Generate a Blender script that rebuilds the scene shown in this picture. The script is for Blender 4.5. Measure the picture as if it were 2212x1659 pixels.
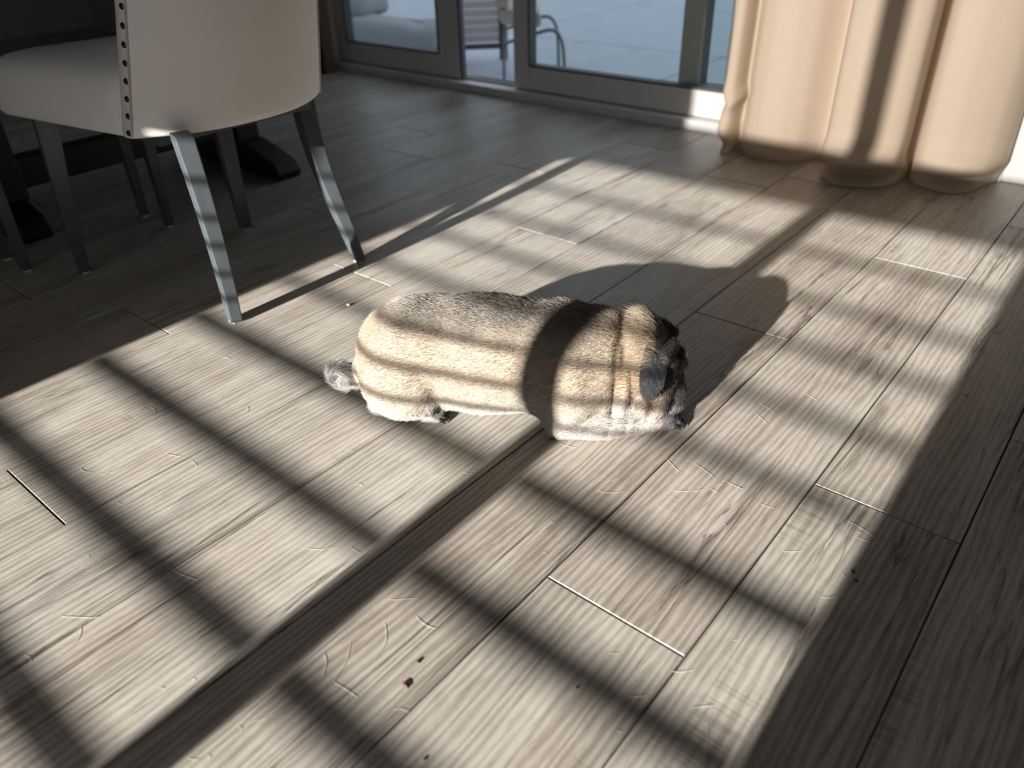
import bpy, bmesh, math, random
import numpy as np
from mathutils import Vector, Matrix

# ------------------------------------------------------------------ basics
for o in list(bpy.data.objects):
    bpy.data.objects.remove(o, do_unlink=True)
scene = bpy.context.scene
C = scene.collection
U = 0.2                       # one floor board width, metres; world X across boards, Y along boards
rng = random.Random(7)
nrng = np.random.default_rng(11)

# ------------------------------------------------------------------ camera
F_PX, PITCH, ROLL, YAW, H, U0 = 1666.1, 0.5762, -0.0274, 0.7038, 3.7733, -2.1251
_c, _s = math.cos(YAW), math.sin(YAW)
def to_world(v):              # calibration frame -> world axes (across, along, up)
    return Vector((v[0]*_c - v[1]*_s, v[0]*_s + v[1]*_c, v[2]))
_cp, _sp = math.cos(PITCH), math.sin(PITCH)
_f = (0, _cp, -_sp); _up0 = (0, _sp, _cp)
_cr, _sr = math.cos(ROLL), math.sin(ROLL)
_r = (_cr, _up0[1]*_sr, _up0[2]*_sr)
_u = (-_sr, _up0[1]*_cr, _up0[2]*_cr)
fw, rt, up = to_world(_f), to_world(_r), to_world(_u)
cam_d = bpy.data.cameras.new('camera')
cam = bpy.data.objects.new('camera', cam_d); C.objects.link(cam)
cam.matrix_world = Matrix(((rt.x, up.x, -fw.x, -U0*U), (rt.y, up.y, -fw.y, 0.0),
                           (rt.z, up.z, -fw.z, H*U), (0, 0, 0, 1)))
cam_d.sensor_width = 36.0
cam_d.lens = F_PX/2212*36.0
cam_d.clip_start = 0.02
cam_d.dof.use_dof = True
cam_d.dof.focus_distance = 1.24
cam_d.dof.aperture_fstop = 3.0
scene.camera = cam
scene.cycles.max_bounces = 8
scene.cycles.diffuse_bounces = 4
scene.cycles.caustics_reflective = False
scene.cycles.caustics_refractive = False

# ------------------------------------------------------------------ light
TAN_EL = 0.285
SUN_DIR = Vector((-0.018, 1.0, -TAN_EL)).normalized()
world = bpy.data.worlds.new('sky'); scene.world = world
world.use_nodes = True
bg = world.node_tree.nodes['Background']
bg.inputs[0].default_value = (0.80, 0.88, 1.0, 1)
bg.inputs[1].default_value = 0.85
sun_d = bpy.data.lights.new('sun', 'SUN')
sun_d.energy = 17.3; sun_d.angle = math.radians(0.58); sun_d.color = (1.0, 0.945, 0.87)
sun = bpy.data.objects.new('sun', sun_d); C.objects.link(sun)
sun.rotation_euler = SUN_DIR.to_track_quat('-Z', 'Y').to_euler()
sun.location = (0, -6, 3)
vs = scene.view_settings
vs.view_transform = 'Standard'; vs.look = 'None'; vs.gamma = 1.0; vs.exposure = 0.0
vs.use_curve_mapping = False

# ------------------------------------------------------------------ helpers
def link(name, data, parent=None, loc=(0, 0, 0)):
    o = bpy.data.objects.new(name, data); C.objects.link(o)
    o.location = loc
    if parent is not None: o.parent = parent
    return o
def empty(name, loc_u, label=None, cat=None, kind=None, group=None):
    o = link(name, None, None, Vector(loc_u)*U); o.empty_display_size = 0.05
    tag(o, label, cat, kind, group); return o
def tag(o, label=None, cat=None, kind=None, group=None):
    if label: o['label'] = label
    if cat: o['category'] = cat
    if kind: o['kind'] = kind
    if group: o['group'] = group
    return o
def wloc(o):
    v = Vector(o.location)
    while o.parent is not None:
        o = o.parent; v = v + Vector(o.location)
    return v
def mesh_obj(name, verts, faces, mat, parent=None, smooth=False, unit=True, bevel=0, subsurf=0, thick=0, origin=None):
    """verts in board units (unit=True), world placed; stored relative to the parent."""
    k = U if unit else 1.0
    base = wloc(parent) if parent is not None else Vector((0, 0, 0))
    org = Vector(origin)*k - base if origin is not None else Vector((0, 0, 0))
    vv = [tuple(Vector(v)*k - base - org) for v in verts]
    me = bpy.data.meshes.new(name); me.from_pydata(vv, [], faces); me.update()
    bm = bmesh.new(); bm.from_mesh(me); bmesh.ops.recalc_face_normals(bm, faces=bm.faces); bm.to_mesh(me); bm.free()
    if mat: me.materials.append(mat)
    if smooth:
        me.polygons.foreach_set('use_smooth', [True]*len(me.polygons))
    o = link(name, me, parent, org)
    if thick:
        m = o.modifiers.new('solid', 'SOLIDIFY'); m.thickness = thick; m.offset = 0
    if bevel:
        m = o.modifiers.new('bevel', 'BEVEL'); m.width = bevel; m.segments = 2; m.limit_method = 'ANGLE'; m.angle_limit = 0.6
    if subsurf:
        m = o.modifiers.new('sub', 'SUBSURF'); m.levels = subsurf; m.render_levels = subsurf
    return o
BOXF = [(0,3,2,1),(4,5,6,7),(0,1,5,4),(1,2,6,5),(2,3,7,6),(3,0,4,7)]
def boxv(x0, x1, y0, y1, z0, z1):
    return [(x0,y0,z0),(x1,y0,z0),(x1,y1,z0),(x0,y1,z0),(x0,y0,z1),(x1,y0,z1),(x1,y1,z1),(x0,y1,z1)]
def box(name, x0, x1, y0, y1, z0, z1, mat, parent=None, bevel=0, **kw):
    return mesh_obj(name, boxv(x0,x1,y0,y1,z0,z1), BOXF, mat, parent, bevel=bevel, **kw)
def boxes(name, lst, mat, parent=None, bevel=0, **kw):
    V, Fc = [], []
    for b in lst:
        n = len(V); V += boxv(*b); Fc += [tuple(i+n for i in f) for f in BOXF]
    return mesh_obj(name, V, Fc, mat, parent, bevel=bevel, **kw)
def tube(pts, rad, seg=10, caps=True):
    """round tube along pts with radius list"""
    pts = [Vector(p) for p in pts]; n = len(pts)
    if not hasattr(rad, '__len__'): rad = [rad]*n
    V, Fc = [], []
    ref = Vector((0.13, 0.37, 0.92)).normalized()
    for i, p in enumerate(pts):
        t = (pts[min(i+1, n-1)] - pts[max(i-1, 0)]).normalized()
        a = t.cross(ref)
        if a.length < 1e-3: a = t.cross(Vector((1, 0, 0)))
        a.normalize(); b = t.cross(a)
        for k in range(seg):
            th = 2*math.pi*k/seg
            V.append(tuple(p + (a*math.cos(th) + b*math.sin(th))*rad[i]))
    for i in range(n-1):
        for k in range(seg):
            k2 = (k+1) % seg
            Fc.append((i*seg+k, i*seg+k2, (i+1)*seg+k2, (i+1)*seg+k))
    if caps:
        Fc.append(tuple(range(seg-1, -1, -1))); Fc.append(tuple((n-1)*seg+k for k in range(seg)))
    return V, Fc
def grid_faces(nr, nc, wrap=False):
    F_ = []
    for i in range(nr-1):
        for j in range(nc if wrap else nc-1):
            j2 = (j+1) % nc
            F_.append((i*nc+j, i*nc+j2, (i+1)*nc+j2, (i+1)*nc+j))
    return F_
def interp(x, xs, ys):
    return float(np.interp(x, xs, ys))

# ------------------------------------------------------------------ materials
def new_mat(name):
    m = bpy.data.materials.new(name); m.use_nodes = True
    nt = m.node_tree
    return m, nt, nt.nodes['Principled BSDF'], nt.nodes, nt.links
def plain(name, col, rough=0.5, metal=0.0, spec=0.5, noise=0.0, nscale=30.0, bump=0.0, bscale=200.0, stretch=None):
    m, nt, p, N, L = new_mat(name)
    p.inputs['Base Color'].default_value = (*col, 1); p.inputs['Roughness'].default_value = rough
    p.inputs['Metallic'].default_value = metal; p.inputs['Specular IOR Level'].default_value = spec
    tc = N.new('ShaderNodeTexCoord')
    src = tc.outputs['Object']
    if stretch:
        mp = N.new('ShaderNodeMapping'); mp.inputs['Scale'].default_value = stretch
        L.new(src, mp.inputs['Vector']); src = mp.outputs['Vector']
    if noise:
        n = N.new('ShaderNodeTexNoise'); n.inputs['Scale'].default_value = nscale; n.inputs['Detail'].default_value = 4
        L.new(src, n.inputs['Vector'])
        r = N.new('ShaderNodeMixRGB'); r.blend_type = 'MIX'
        r.inputs[1].default_value = (*[c*(1-noise) for c in col], 1); r.inputs[2].default_value = (*[min(1, c*(1+noise)) for c in col], 1)
        L.new(n.outputs['Fac'], r.inputs[0]); L.new(r.outputs[0], p.inputs['Base Color'])
    if bump:
        n2 = N.new('ShaderNodeTexNoise'); n2.inputs['Scale'].default_value = bscale; n2.inputs['Detail'].default_value = 3
        L.new(src, n2.inputs['Vector'])
        b = N.new('ShaderNodeBump'); b.inputs['Strength'].default_value = bump; b.inputs['Distance'].default_value = 0.002
        L.new(n2.outputs['Fac'], b.inputs['Height']); L.new(b.outputs['Normal'], p.inputs['Normal'])
    return m

def floor_material():
    m, nt, p, N, L = new_mat('oak_vinyl')
    def math_(op, a, b=None, clamp=False):
        n = N.new('ShaderNodeMath'); n.operation = op; n.use_clamp = clamp
        for i, x in enumerate((a, b)):
            if x is None: continue
            if hasattr(x, 'is_linked') or hasattr(x, 'links'): L.new(x, n.inputs[i])
            else: n.inputs[i].default_value = x
        return n.outputs[0]
    def ramp(x, stops):
        n = N.new('ShaderNodeValToRGB'); L.new(x, n.inputs[0])
        e = n.color_ramp.elements
        while len(e) < len(stops): e.new(0.5)
        for k, (pos, col) in enumerate(stops):
            e[k].position = pos; e[k].color = (*col, 1) if len(col) == 3 else col
        return n.outputs[0]
    def mix(fac, a, b, mode='MIX'):
        n = N.new('ShaderNodeMixRGB'); n.blend_type = mode
        for i, x in enumerate((fac, a, b)):
            if hasattr(x, 'links'): L.new(x, n.inputs[i])
            elif isinstance(x, (int, float)): n.inputs[i].default_value = x
            else: n.inputs[i].default_value = (*x, 1)
        return n.outputs[0]
    tc = N.new('ShaderNodeTexCoord'); oi = N.new('ShaderNodeObjectInfo')
    cmb = N.new('ShaderNodeCombineXYZ')
    L.new(math_('MULTIPLY', oi.outputs['Random'], 17.3), cmb.inputs[0])
    L.new(math_('MULTIPLY', oi.outputs['Random'], 51.7), cmb.inputs[1])
    L.new(math_('MULTIPLY', oi.outputs['Random'], 9.1), cmb.inputs[2])
    add = N.new('ShaderNodeVectorMath'); add.operation = 'ADD'
    L.new(tc.outputs['Object'], add.inputs[0]); L.new(cmb.outputs[0], add.inputs[1])
    vec = add.outputs[0]
    def noise(sx, sy, detail=5, rough=0.6, dist=0.0, off=0.0):
        mp = N.new('ShaderNodeMapping'); mp.inputs['Scale'].default_value = (sx, sy, 1)
        mp.inputs['Location'].default_value = (off, off*1.7, off*.3)
        L.new(vec, mp.inputs['Vector'])
        n = N.new('ShaderNodeTexNoise'); n.inputs['Scale'].default_value = 1.0
        n.inputs['Detail'].default_value = detail; n.inputs['Roughness'].default_value = rough
        n.inputs['Distortion'].default_value = dist
        L.new(mp.outputs['Vector'], n.inputs['Vector']); return n.outputs['Fac']
    broad = noise(9, 1.6, 3, .55, .6)                 # wide bands of tone
    mid = noise(75, 7, 5, .62, .6, 3.1)               # streaks
    fine = noise(820, 30, 4, .65, .4, 7.7)             # pores
    fleck = noise(950, 170, 3, .6, .2, 2.7)           # wire-brushed flecks
    blot = noise(34, 20, 5, .65, .6, 1.3)              # pale blotches
    # cathedral rings
    mp = N.new('ShaderNodeMapping'); mp.inputs['Scale'].default_value = (1, .10, 1); L.new(vec, mp.inputs['Vector'])
    wv = N.new('ShaderNodeTexWave'); wv.wave_type = 'BANDS'; wv.bands_direction = 'X'
    wv.inputs['Scale'].default_value = 28; wv.inputs['Distortion'].default_value = 9
    wv.inputs['Detail'].default_value = 3; wv.inputs['Detail Scale'].default_value = 1.1; wv.inputs['Detail Roughness'].default_value = .55
    L.new(mp.outputs['Vector'], wv.inputs['Vector'])
    ring = wv.outputs['Fac']
    tone = math_('ADD', math_('ADD', math_('MULTIPLY', broad, .60), math_('MULTIPLY', mid, .18)), math_('MULTIPLY', fine, .22))
    tone = math_('ADD', tone, math_('MULTIPLY', math_('SUBTRACT', fleck, .5), .16))
    tone = math_('ADD', tone, math_('MULTIPLY', math_('SUBTRACT', ring, .5), .18))
    tone = math_('ADD', tone, math_('MULTIPLY', math_('SUBTRACT', blot, .5), .20))
    tone = math_('ADD', tone, math_('MULTIPLY', math_('SUBTRACT', oi.outputs['Random'], .5), .10))
    col = ramp(tone, [(0.24, (.200, .178, .153)), (0.42, (.310, .284, .251)), (0.54, (.410, .385, .346)), (0.74, (.535, .515, .475))])
    # fine dark pores
    por = ramp(fine, [(0.31, (0, 0, 0)), (0.45, (1, 1, 1))])
    col = mix(.33, col, mix(1.0, col, por, 'MULTIPLY'))
    # warm / grey tint patches
    tint = noise(5, 1.1, 2, .5, 0, 11.0)
    col = mix(ramp(tint, [(.42, (0, 0, 0)), (.62, (.55, .55, .55))]), col, mix(1.0, col, (1.02, .955, .93), 'MULTIPLY'))
    # sparse cracks running with the grain
    cr = noise(17, .75, 6, .60, .8, 23.0)
    crk = ramp(math_('ABSOLUTE', math_('SUBTRACT', cr, .5)), [(0.0, (1, 1, 1)), (0.018, (0, 0, 0))])
    cgate = ramp(noise(7, 1.8, 3, .5, 0, 31.0), [(.50, (0, 0, 0)), (.57, (1, 1, 1))])
    crk = mix(1.0, crk, cgate, 'MULTIPLY')
    col = mix(crk, col, mix(1.0, col, (.36, .33, .33), 'MULTIPLY'))
    # saw marks across the grain, sparse
    sw = noise(3, 260, 2, .5, 0, 41.0)
    sg = ramp(noise(9, 2.2, 2, .5, 0, 47.0), [(.64, (0, 0, 0)), (.72, (.8, .8, .8))])
    col = mix(mix(1.0, ramp(sw, [(.50, (0, 0, 0)), (.62, (1, 1, 1))]), sg, 'MULTIPLY'), col, mix(1.0, col, (.68, .64, .62), 'MULTIPLY'))
    # knots
    mpk = N.new('ShaderNodeMapping'); mpk.inputs['Scale'].default_value = (5.2, 1.7, 1); L.new(vec, mpk.inputs['Vector'])
    vo = N.new('ShaderNodeTexVoronoi'); vo.inputs['Scale'].default_value = 1.0
    L.new(mpk.outputs['Vector'], vo.inputs['Vector'])
    kd = math_('ADD', vo.outputs['Distance'], math_('MULTIPLY', math_('SUBTRACT', noise(90, 60, 3, .6, 0, 3.3), .5), .05))
    kn = ramp(kd, [(0.025, (.85, .85, .85)), (0.065, (0, 0, 0))])
    col = mix(kn, col, mix(1.0, col, (.5, .46, .45), 'MULTIPLY'))
    L.new(col, p.inputs['Base Color'])
    p.inputs['Specular IOR Level'].default_value = .45
    rr = ramp(mid, [(.3, (.33, .33, .33)), (.7, (.46, .46, .46))]); L.new(rr, p.inputs['Roughness'])
    b = N.new('ShaderNodeBump'); b.inputs['Strength'].default_value = .45; b.inputs['Distance'].default_value = .0010
    hgt = math_('ADD', math_('MULTIPLY', fine, .7), math_('MULTIPLY', fleck, .4))
    hgt = math_('SUBTRACT', hgt, math_('MULTIPLY', crk, .8))
    L.new(hgt, b.inputs['Height']); L.new(b.outputs['Normal'], p.inputs['Normal'])
    return m

M_floor = floor_material()
M_sub = plain('subfloor', (.05, .042, .035), .9)
M_wall = plain('painted_wall', (.50, .48, .45), .85, noise=.03, nscale=6)
M_ceil = plain('ceiling_paint', (.60, .59, .57), .9, noise=.02)
M_vinyl = plain('white_vinyl', (.86, .87, .88), .38, noise=.03, nscale=8)
M_trim = plain('white_trim', (.74, .76, .78), .45, noise=.02)
M_gasket = plain('grey_gasket', (.10, .105, .11), .6)
M_track = plain('track_aluminium', (.42, .43, .44), .35, .6, noise=.05)
M_fab = plain('linen_upholstery', (.87, .85, .83), .9, spec=.2, noise=.05, nscale=14, bump=.25, bscale=900)
M_piping = plain('seam_thread', (.50, .47, .44), .9)
M_nail = plain('bronze_nailhead', (.035, .03, .028), .3, .85)
M_leg = plain('charcoal_painted_wood', (.075, .088, .100), .30, noise=.2, nscale=20, stretch=(4, 4, 1))
M_pad = plain('felt_pad', (.78, .76, .73), .9)
M_table = plain('black_stained_wood', (.010, .012, .013), .42, noise=.3, nscale=12)
M_shut = plain('shutter_paint', (.75, .74, .72), .5)
M_slab = plain('patio_concrete', (.44, .51, .60), .6, noise=.16, nscale=5, bump=.2, bscale=60)
M_slat = plain('weathered_slat', (.52, .50, .49), .75, noise=.12, nscale=9, stretch=(9, 1, 9))
M_brown = plain('brown_post', (.11, .07, .05), .6, noise=.2)
M_tube = plain('grey_tube', (.22, .24, .25), .45, .3)
M_cush = plain('beige_cushion', (.56, .51, .44), .9, bump=.2, bscale=500)
M_bed = plain('grey_mattress', (.45, .48, .52), .95, noise=.06, bump=.2, bscale=300)
M_dark = plain('bench_shade_dark', (.07, .073, .08), .7, noise=.3, nscale=60)  # dark tone stands for the shade under the outdoor bench cushion
def curtain_material(name, col):
    m, nt, p, N, L = new_mat(name)
    p.inputs['Base Color'].default_value = (*col, 1); p.inputs['Roughness'].default_value = .9
    p.inputs['Specular IOR Level'].default_value = .15
    tr = N.new('ShaderNodeBsdfTranslucent'); tr.inputs['Color'].default_value = (col[0]*1.1, col[1]*.98, col[2]*.86, 1)
    mx = N.new('ShaderNodeMixShader'); mx.inputs[0].default_value = .32
    L.new(p.outputs[0], mx.inputs[1]); L.new(tr.outputs[0], mx.inputs[2])
    L.new(mx.outputs[0], N['Material Output'].inputs['Surface'])
    tc = N.new('ShaderNodeTexCoord'); mp = N.new('ShaderNodeMapping'); mp.inputs['Scale'].default_value = (900, 900, 120)
    L.new(tc.outputs['Object'], mp.inputs['Vector'])
    n = N.new('ShaderNodeTexNoise'); n.inputs['Scale'].default_value = 1; L.new(mp.outputs[0], n.inputs['Vector'])
    b = N.new('ShaderNodeBump'); b.inputs['Strength'].default_value = .2; b.inputs['Distance'].default_value = .001
    L.new(n.outputs['Fac'], b.inputs['Height']); L.new(b.outputs[0], p.inputs['Normal'])
    return m
M_curt = curtain_material('tan_curtain_cloth', (.73, .635, .53))
M_curt2 = curtain_material('brown_curtain_cloth', (.30, .21, .15))
def glass_material():
    m, nt, p, N, L = new_mat('window_glass')
    g = N.new('ShaderNodeBsdfGlossy'); g.inputs['Roughness'].default_value = .02
    t = N.new('ShaderNodeBsdfTransparent'); t.inputs['Color'].default_value = (.93, .96, .95, 1)
    fr = N.new('ShaderNodeFresnel'); fr.inputs['IOR'].default_value = 1.5
    ge = N.new('ShaderNodeNewGeometry'); iv = N.new('ShaderNodeMath'); iv.operation = 'SUBTRACT'; iv.inputs[0].default_value = 1.0
    L.new(ge.outputs['Backfacing'], iv.inputs[1])
    ml = N.new('ShaderNodeMath'); ml.operation = 'MULTIPLY'; L.new(fr.outputs[0], ml.inputs[0]); L.new(iv.outputs[0], ml.inputs[1])
    mx = N.new('ShaderNodeMixShader'); L.new(ml.outputs[0], mx.inputs[0])
    L.new(t.outputs[0], mx.inputs[1]); L.new(g.outputs[0], mx.inputs[2])
    L.new(mx.outputs[0], N['Material Output'].inputs['Surface'])
    return m
M_glass = glass_material()

# ================================================================== SETTING
XL, XR, YB, YF, ZC = -27.0, 7.0, -6.0, 12.95, 12.6     # room in board units (back wall behind the camera)
D = -YB
floor = empty('floor', (0, 0, 0), 'grey-brown wood-look plank floor striped with sunlight', None, 'structure')
box('underlay', XL-.6, XR+.6, YB-.6, YF+.35, -.16, -.036, M_sub, floor)
joint = {0: 2.80, 1: 4.74, -4: 1.06, -6: 3.03, -1: 6.65, -5: 5.15, 2: 6.21, -2: 5.0, -3: 4.35}
PL = 6.31
def plank(n, v0, v1):
    g, bv, d = .0045, .0065, .034
    x0, x1, y0, y1 = n+g, n+1-g, v0+g, v1-g
    b = .0075
    xs = [(x0, y0, -d), (x1, y0, -d), (x1, y1, -d), (x0, y1, -d), (x0, y0, -b), (x1, y0, -b), (x1, y1, -b), (x0, y1, -b),
          (x0+bv, y0+bv, 0), (x1-bv, y0+bv, 0), (x1-bv, y1-bv, 0), (x0+bv, y1-bv, 0)]
    fs = [(0,3,2,1), (0,1,5,4), (1,2,6,5), (2,3,7,6), (3,0,4,7), (4,5,9,8), (5,6,10,9), (6,7,11,10), (7,4,8,11), (8,9,10,11)]
    mesh_obj('plank', xs, fs, M_floor, floor, origin=(n+.5, (v0+v1)/2, 0))
for n in range(int(XL), int(XR)):
    j = joint.get(n, rng.uniform(0, PL))
    while j > YB: j -= PL
    v = j
    while v < YF:
        a, b = max(v, YB), min(v+PL, YF-.02)
        if b-a > .05: plank(n, a, b)
        v += PL

# ceiling and walls
tag(box('ceiling', XL-.6, XR+.6, YB-.6, YF+.8, ZC, ZC+.6, M_ceil), 'plain pale ceiling above the dining area', None, 'structure')
tag(box('wall_left', XL-.6, XL, YB-.6, YF+.8, -.16, ZC, M_wall), 'plain painted wall beyond the dining table', None, 'structure')
tag(box('wall_right', XR, XR+.6, YB-.6, YF+.8, -.16, ZC, M_wall), 'plain painted wall on the right of the room', None, 'structure')
# far wall with the sliding door opening
DX0, DX1, DZ = -14.45, 0.42, 10.4
tag(boxes('wall_front', [(XL, DX0, YF, YF+.6, -.16, ZC), (DX1, XR, YF, YF+.6, -.16, ZC), (DX0, DX1, YF, YF+.6, DZ, ZC)], M_wall),
    'painted wall around the sliding patio door', None, 'structure')
# casing right of the door
tr = empty('trim_1', (1.0, YF, 0), 'white door casing and baseboard right of the tan curtain', None, 'structure')
box('casing', .42, .98, YF-.10, YF+.02, 0, DZ+.5, M_trim, tr, bevel=.004)
box('casing_bead', .46, .56, YF-.14, YF-.10, 0, DZ+.5, M_trim, tr, bevel=.003)
box('baseboard', .98, XR, YF-.07, YF, 0, .62, M_trim, tr, bevel=.004)

# back wall with shuttered window -------------------------------------------------
def zwin(v): return (v + D)*TAN_EL
def uwin(u): return u + .018*D
WX0, WX1 = uwin(-5.08), uwin(1.56)
ZTOP = zwin(10.45)
ZBOT = .35
ZMID, ZHEAD = zwin(13.1), zwin(25.0)           # transom rail above the shutters, then a shaded upper light
tag(boxes('wall_back', [(XL, WX0-.42, YB-.6, YB, -.16, ZC), (WX1+.42, XR, YB-.6, YB, -.16, ZC),
                        (WX0-.42, WX1+.42, YB-.6, YB, ZHEAD+.4, ZC), (WX0-.42, WX1+.42, YB-.6, YB, -.16, ZBOT-.3)], M_wall),
    'painted wall behind the viewer with the sunny window', None, 'structure')
win = empty('window_1', ((WX0+WX1)/2, YB, ZBOT), 'white louvred shutter window letting in low sun', None, 'structure')
y0s, y1s = YB-.30, YB-.14
box('stile', WX0-.42, WX0, y0s, y1s, ZBOT-.3, ZHEAD+.4, M_shut, win)
box('stile', WX1, WX1+.42, y0s, y1s, ZBOT-.3, ZHEAD+.4, M_shut, win)
box('stile', uwin(-1.03), uwin(-.70), y0s, y1s, ZBOT, ZHEAD, M_shut, win)
box('rail', WX0, WX1, y0s, y1s, ZTOP, ZMID, M_shut, win)
box('rail', WX0, WX1, y0s, y1s, ZHEAD, ZHEAD+.4, M_shut, win)
box('added_sun_block', WX0, uwin(-4.25), y0s, y1s, ZMID, ZHEAD, M_shut, win)  # unseen panel added to keep the upper sun off the chair back
box('rail', WX0, WX1, y0s, y1s, ZBOT-.3, ZBOT, M_shut, win)
def shade_material():
    m, nt, p, N, L = new_mat('solar_shade')
    t = N.new('ShaderNodeBsdfTransparent'); t.inputs['Color'].default_value = (.64, .63, .62, 1)
    d = N.new('ShaderNodeBsdfTranslucent'); d.inputs['Color'].default_value = (.5, .48, .44, 1)
    mx = N.new('ShaderNodeMixShader'); mx.inputs[0].default_value = .22
    L.new(t.outputs[0], mx.inputs[1]); L.new(d.outputs[0], mx.inputs[2])
    L.new(mx.outputs[0], N['Material Output'].inputs['Surface'])
    return m
box('roller_shade', uwin(-4.25), WX1, y0s-.02, y0s-.015, ZMID, ZHEAD, shade_material(), win)
lv = [.70, 1.70, 2.77, 3.88, 5.03, 6.0, 7.05, 8.03, 9.28]
v = .70 - 1.05
while zwin(v) > ZBOT + .1:
    lv.insert(0, v); v -= 1.05
def louver(xa, xb, zc, thick, chord, tilt):
    n = 12; V = []
    for x in (xa, xb):
        for k in range(n):
            a = 2*math.pi*k/n
            dy, dz = math.cos(a)*chord/2, math.sin(a)*thick/2
            V.append((x, (y0s+y1s)/2 + dy*math.cos(tilt) - dz*math.sin(tilt), zc + dy*math.sin(tilt) + dz*math.cos(tilt)))
    Fc = [(k, (k+1) % n, n+(k+1) % n, n+k) for k in range(n)] + [tuple(range(n-1, -1, -1)), tuple(range(n, 2*n))]
    mesh_obj('louver', V, Fc, M_shut, win)
for i, v in enumerate(lv):
    zc = zwin(v) - TAN_EL*(.22)          # shutters stand a little outside the wall face
    far = v > 4.4
    for (a, b) in ((WX0, uwin(-1.03)), (uwin(-.70), WX1)):
        louver(a+.01, b-.01, zc, .040 if far else .06, .19 if far else .285, 0.0)

# sliding patio door ---------------------------------------------------------------
door = empty('door_1', (-6.5, YF, 0), 'white sliding patio door standing partly open', None, 'structure')
box('sill', DX0, DX1, YF-.16, YF+.55, -.02, .17, M_vinyl, door, bevel=.004)
box('track', DX0, DX1, YF+.16, YF+.20, .17, .22, M_track, door)
box('track', DX0, DX1, YF+.40, YF+.44, .17, .22, M_track, door)
box('jamb', DX0, DX0+.22, YF-.08, YF+.55, .17, DZ, M_vinyl, door, bevel=.004)
box('jamb', DX1-.20, DX1, YF-.08, YF+.55, .17, DZ, M_vinyl, door, bevel=.004)
box('head', DX0, DX1, YF-.08, YF+.55, DZ-.25, DZ, M_vinyl, door, bevel=.004)
def panel(x0, x1, y, sl, sr, zb=.19, rail=.46):
    zt = DZ-.25
    pn = mesh_obj('panel', *(lambda V, Fc: (V, Fc))(*_frame(x0, x1, y, y+.2, zb, zt, sl, sr, rail)), M_vinyl, door, bevel=.004)
    gx0, gx1, gz0, gz1 = x0+sl, x1-sr, zb+rail, zt-.4
    w = .03
    boxes('gasket', [(gx0-.01, gx0+w, y-.012, y+.21, gz0, gz1), (gx1-w, gx1+.01, y-.012, y+.21, gz0, gz1),
                     (gx0+w, gx1-w, y-.012, y+.21, gz0-.01, gz0+w)], M_gasket, pn)
    box('pane', gx0, gx1, y+.09, y+.12, gz0, gz1, M_glass, pn)
    return pn
def _frame(x0, x1, y0, y1, z0, z1, sl, sr, rail):
    V, Fc = [], []
    for b in [(x0, x0+sl, y0, y1, z0, z1), (x1-sr, x1, y0, y1, z0, z1), (x0+sl, x1-sr, y0, y1, z0, z0+rail), (x0+sl, x1-sr, y0, y1, z1-.4, z1)]:
        n = len(V); V += boxv(*b); Fc += [tuple(i+n for i in f) for f in BOXF]
    return V, Fc
panel(-14.25, -10.12, YF+.04, .42, .62)            # fixed panel on the left
panel(-8.62, -3.72, YF+.04, .40, .20)              # sliding panel, pushed open
panel(-4.98, .22, YF+.30, .44, .40)                # fixed panel behind the curtain
box('screen_edge', -10.12, -10.06, YF+.04, YF+.16, .18, DZ-.25, M_gasket, door)

# patio ------------------------------------------------------------------------------
pat = empty('patio', (-6, 24, -.5), 'shaded blue-grey concrete patio outside the glass door', None, 'structure')
for i in range(6):
    for k in range(5):
        box('slab', -32+i*8, -32+i*8+7.94, YF+.56+k*8, YF+.56+k*8+7.94, -.62, -.45, M_slab, pat, bevel=.004)


# ================================================================== DOG
# local frame (board units): s towards the head, t towards the viewer, z up
E1 = np.array([.848, .53]); E1 /= np.linalg.norm(E1); E2 = np.array([E1[1], -E1[0]])
DOG_O = np.array([-1.422, 4.185])
def dog_world(P):
    P = np.asarray(P, float)
    xy = DOG_O + P[..., 0:1]*E1 + P[..., 1:2]*E2
    return np.concatenate([xy, P[..., 2:3]], axis=-1)
def sd_ell(P, c, r, rot=0.0, pitch=0.0):
    q = P - np.array(c)
    if rot:
        a = math.cos(rot), math.sin(rot)
        q = np.stack([q[..., 0]*a[0]+q[..., 1]*a[1], -q[..., 0]*a[1]+q[..., 1]*a[0], q[..., 2]], -1)
    if pitch:
        a = math.cos(pitch), math.sin(pitch)
        q = np.stack([q[..., 0]*a[0]+q[..., 2]*a[1], q[..., 1], -q[..., 0]*a[1]+q[..., 2]*a[0]], -1)
    r = np.array(r)
    k0 = np.sqrt(((q/r)**2).sum(-1)); k1 = np.sqrt(((q/(r*r))**2).sum(-1)) + 1e-9
    return k0*(k0-1)/k1
def sd_cap(P, a, b, ra, rb):
    a, b = np.array(a), np.array(b); ab = b-a
    t = np.clip(((P-a)@ab)/(ab@ab), 0, 1)
    d = P - a - t[..., None]*ab
    return np.sqrt((d*d).sum(-1)) - (ra + (rb-ra)*t)
def smin(a, b, k):
    h = np.clip(.5 + .5*(b-a)/k, 0, 1)
    return b*(1-h) + a*h - k*h*(1-h)
def smax(a, b, k): return -smin(-a, -b, k)
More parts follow.
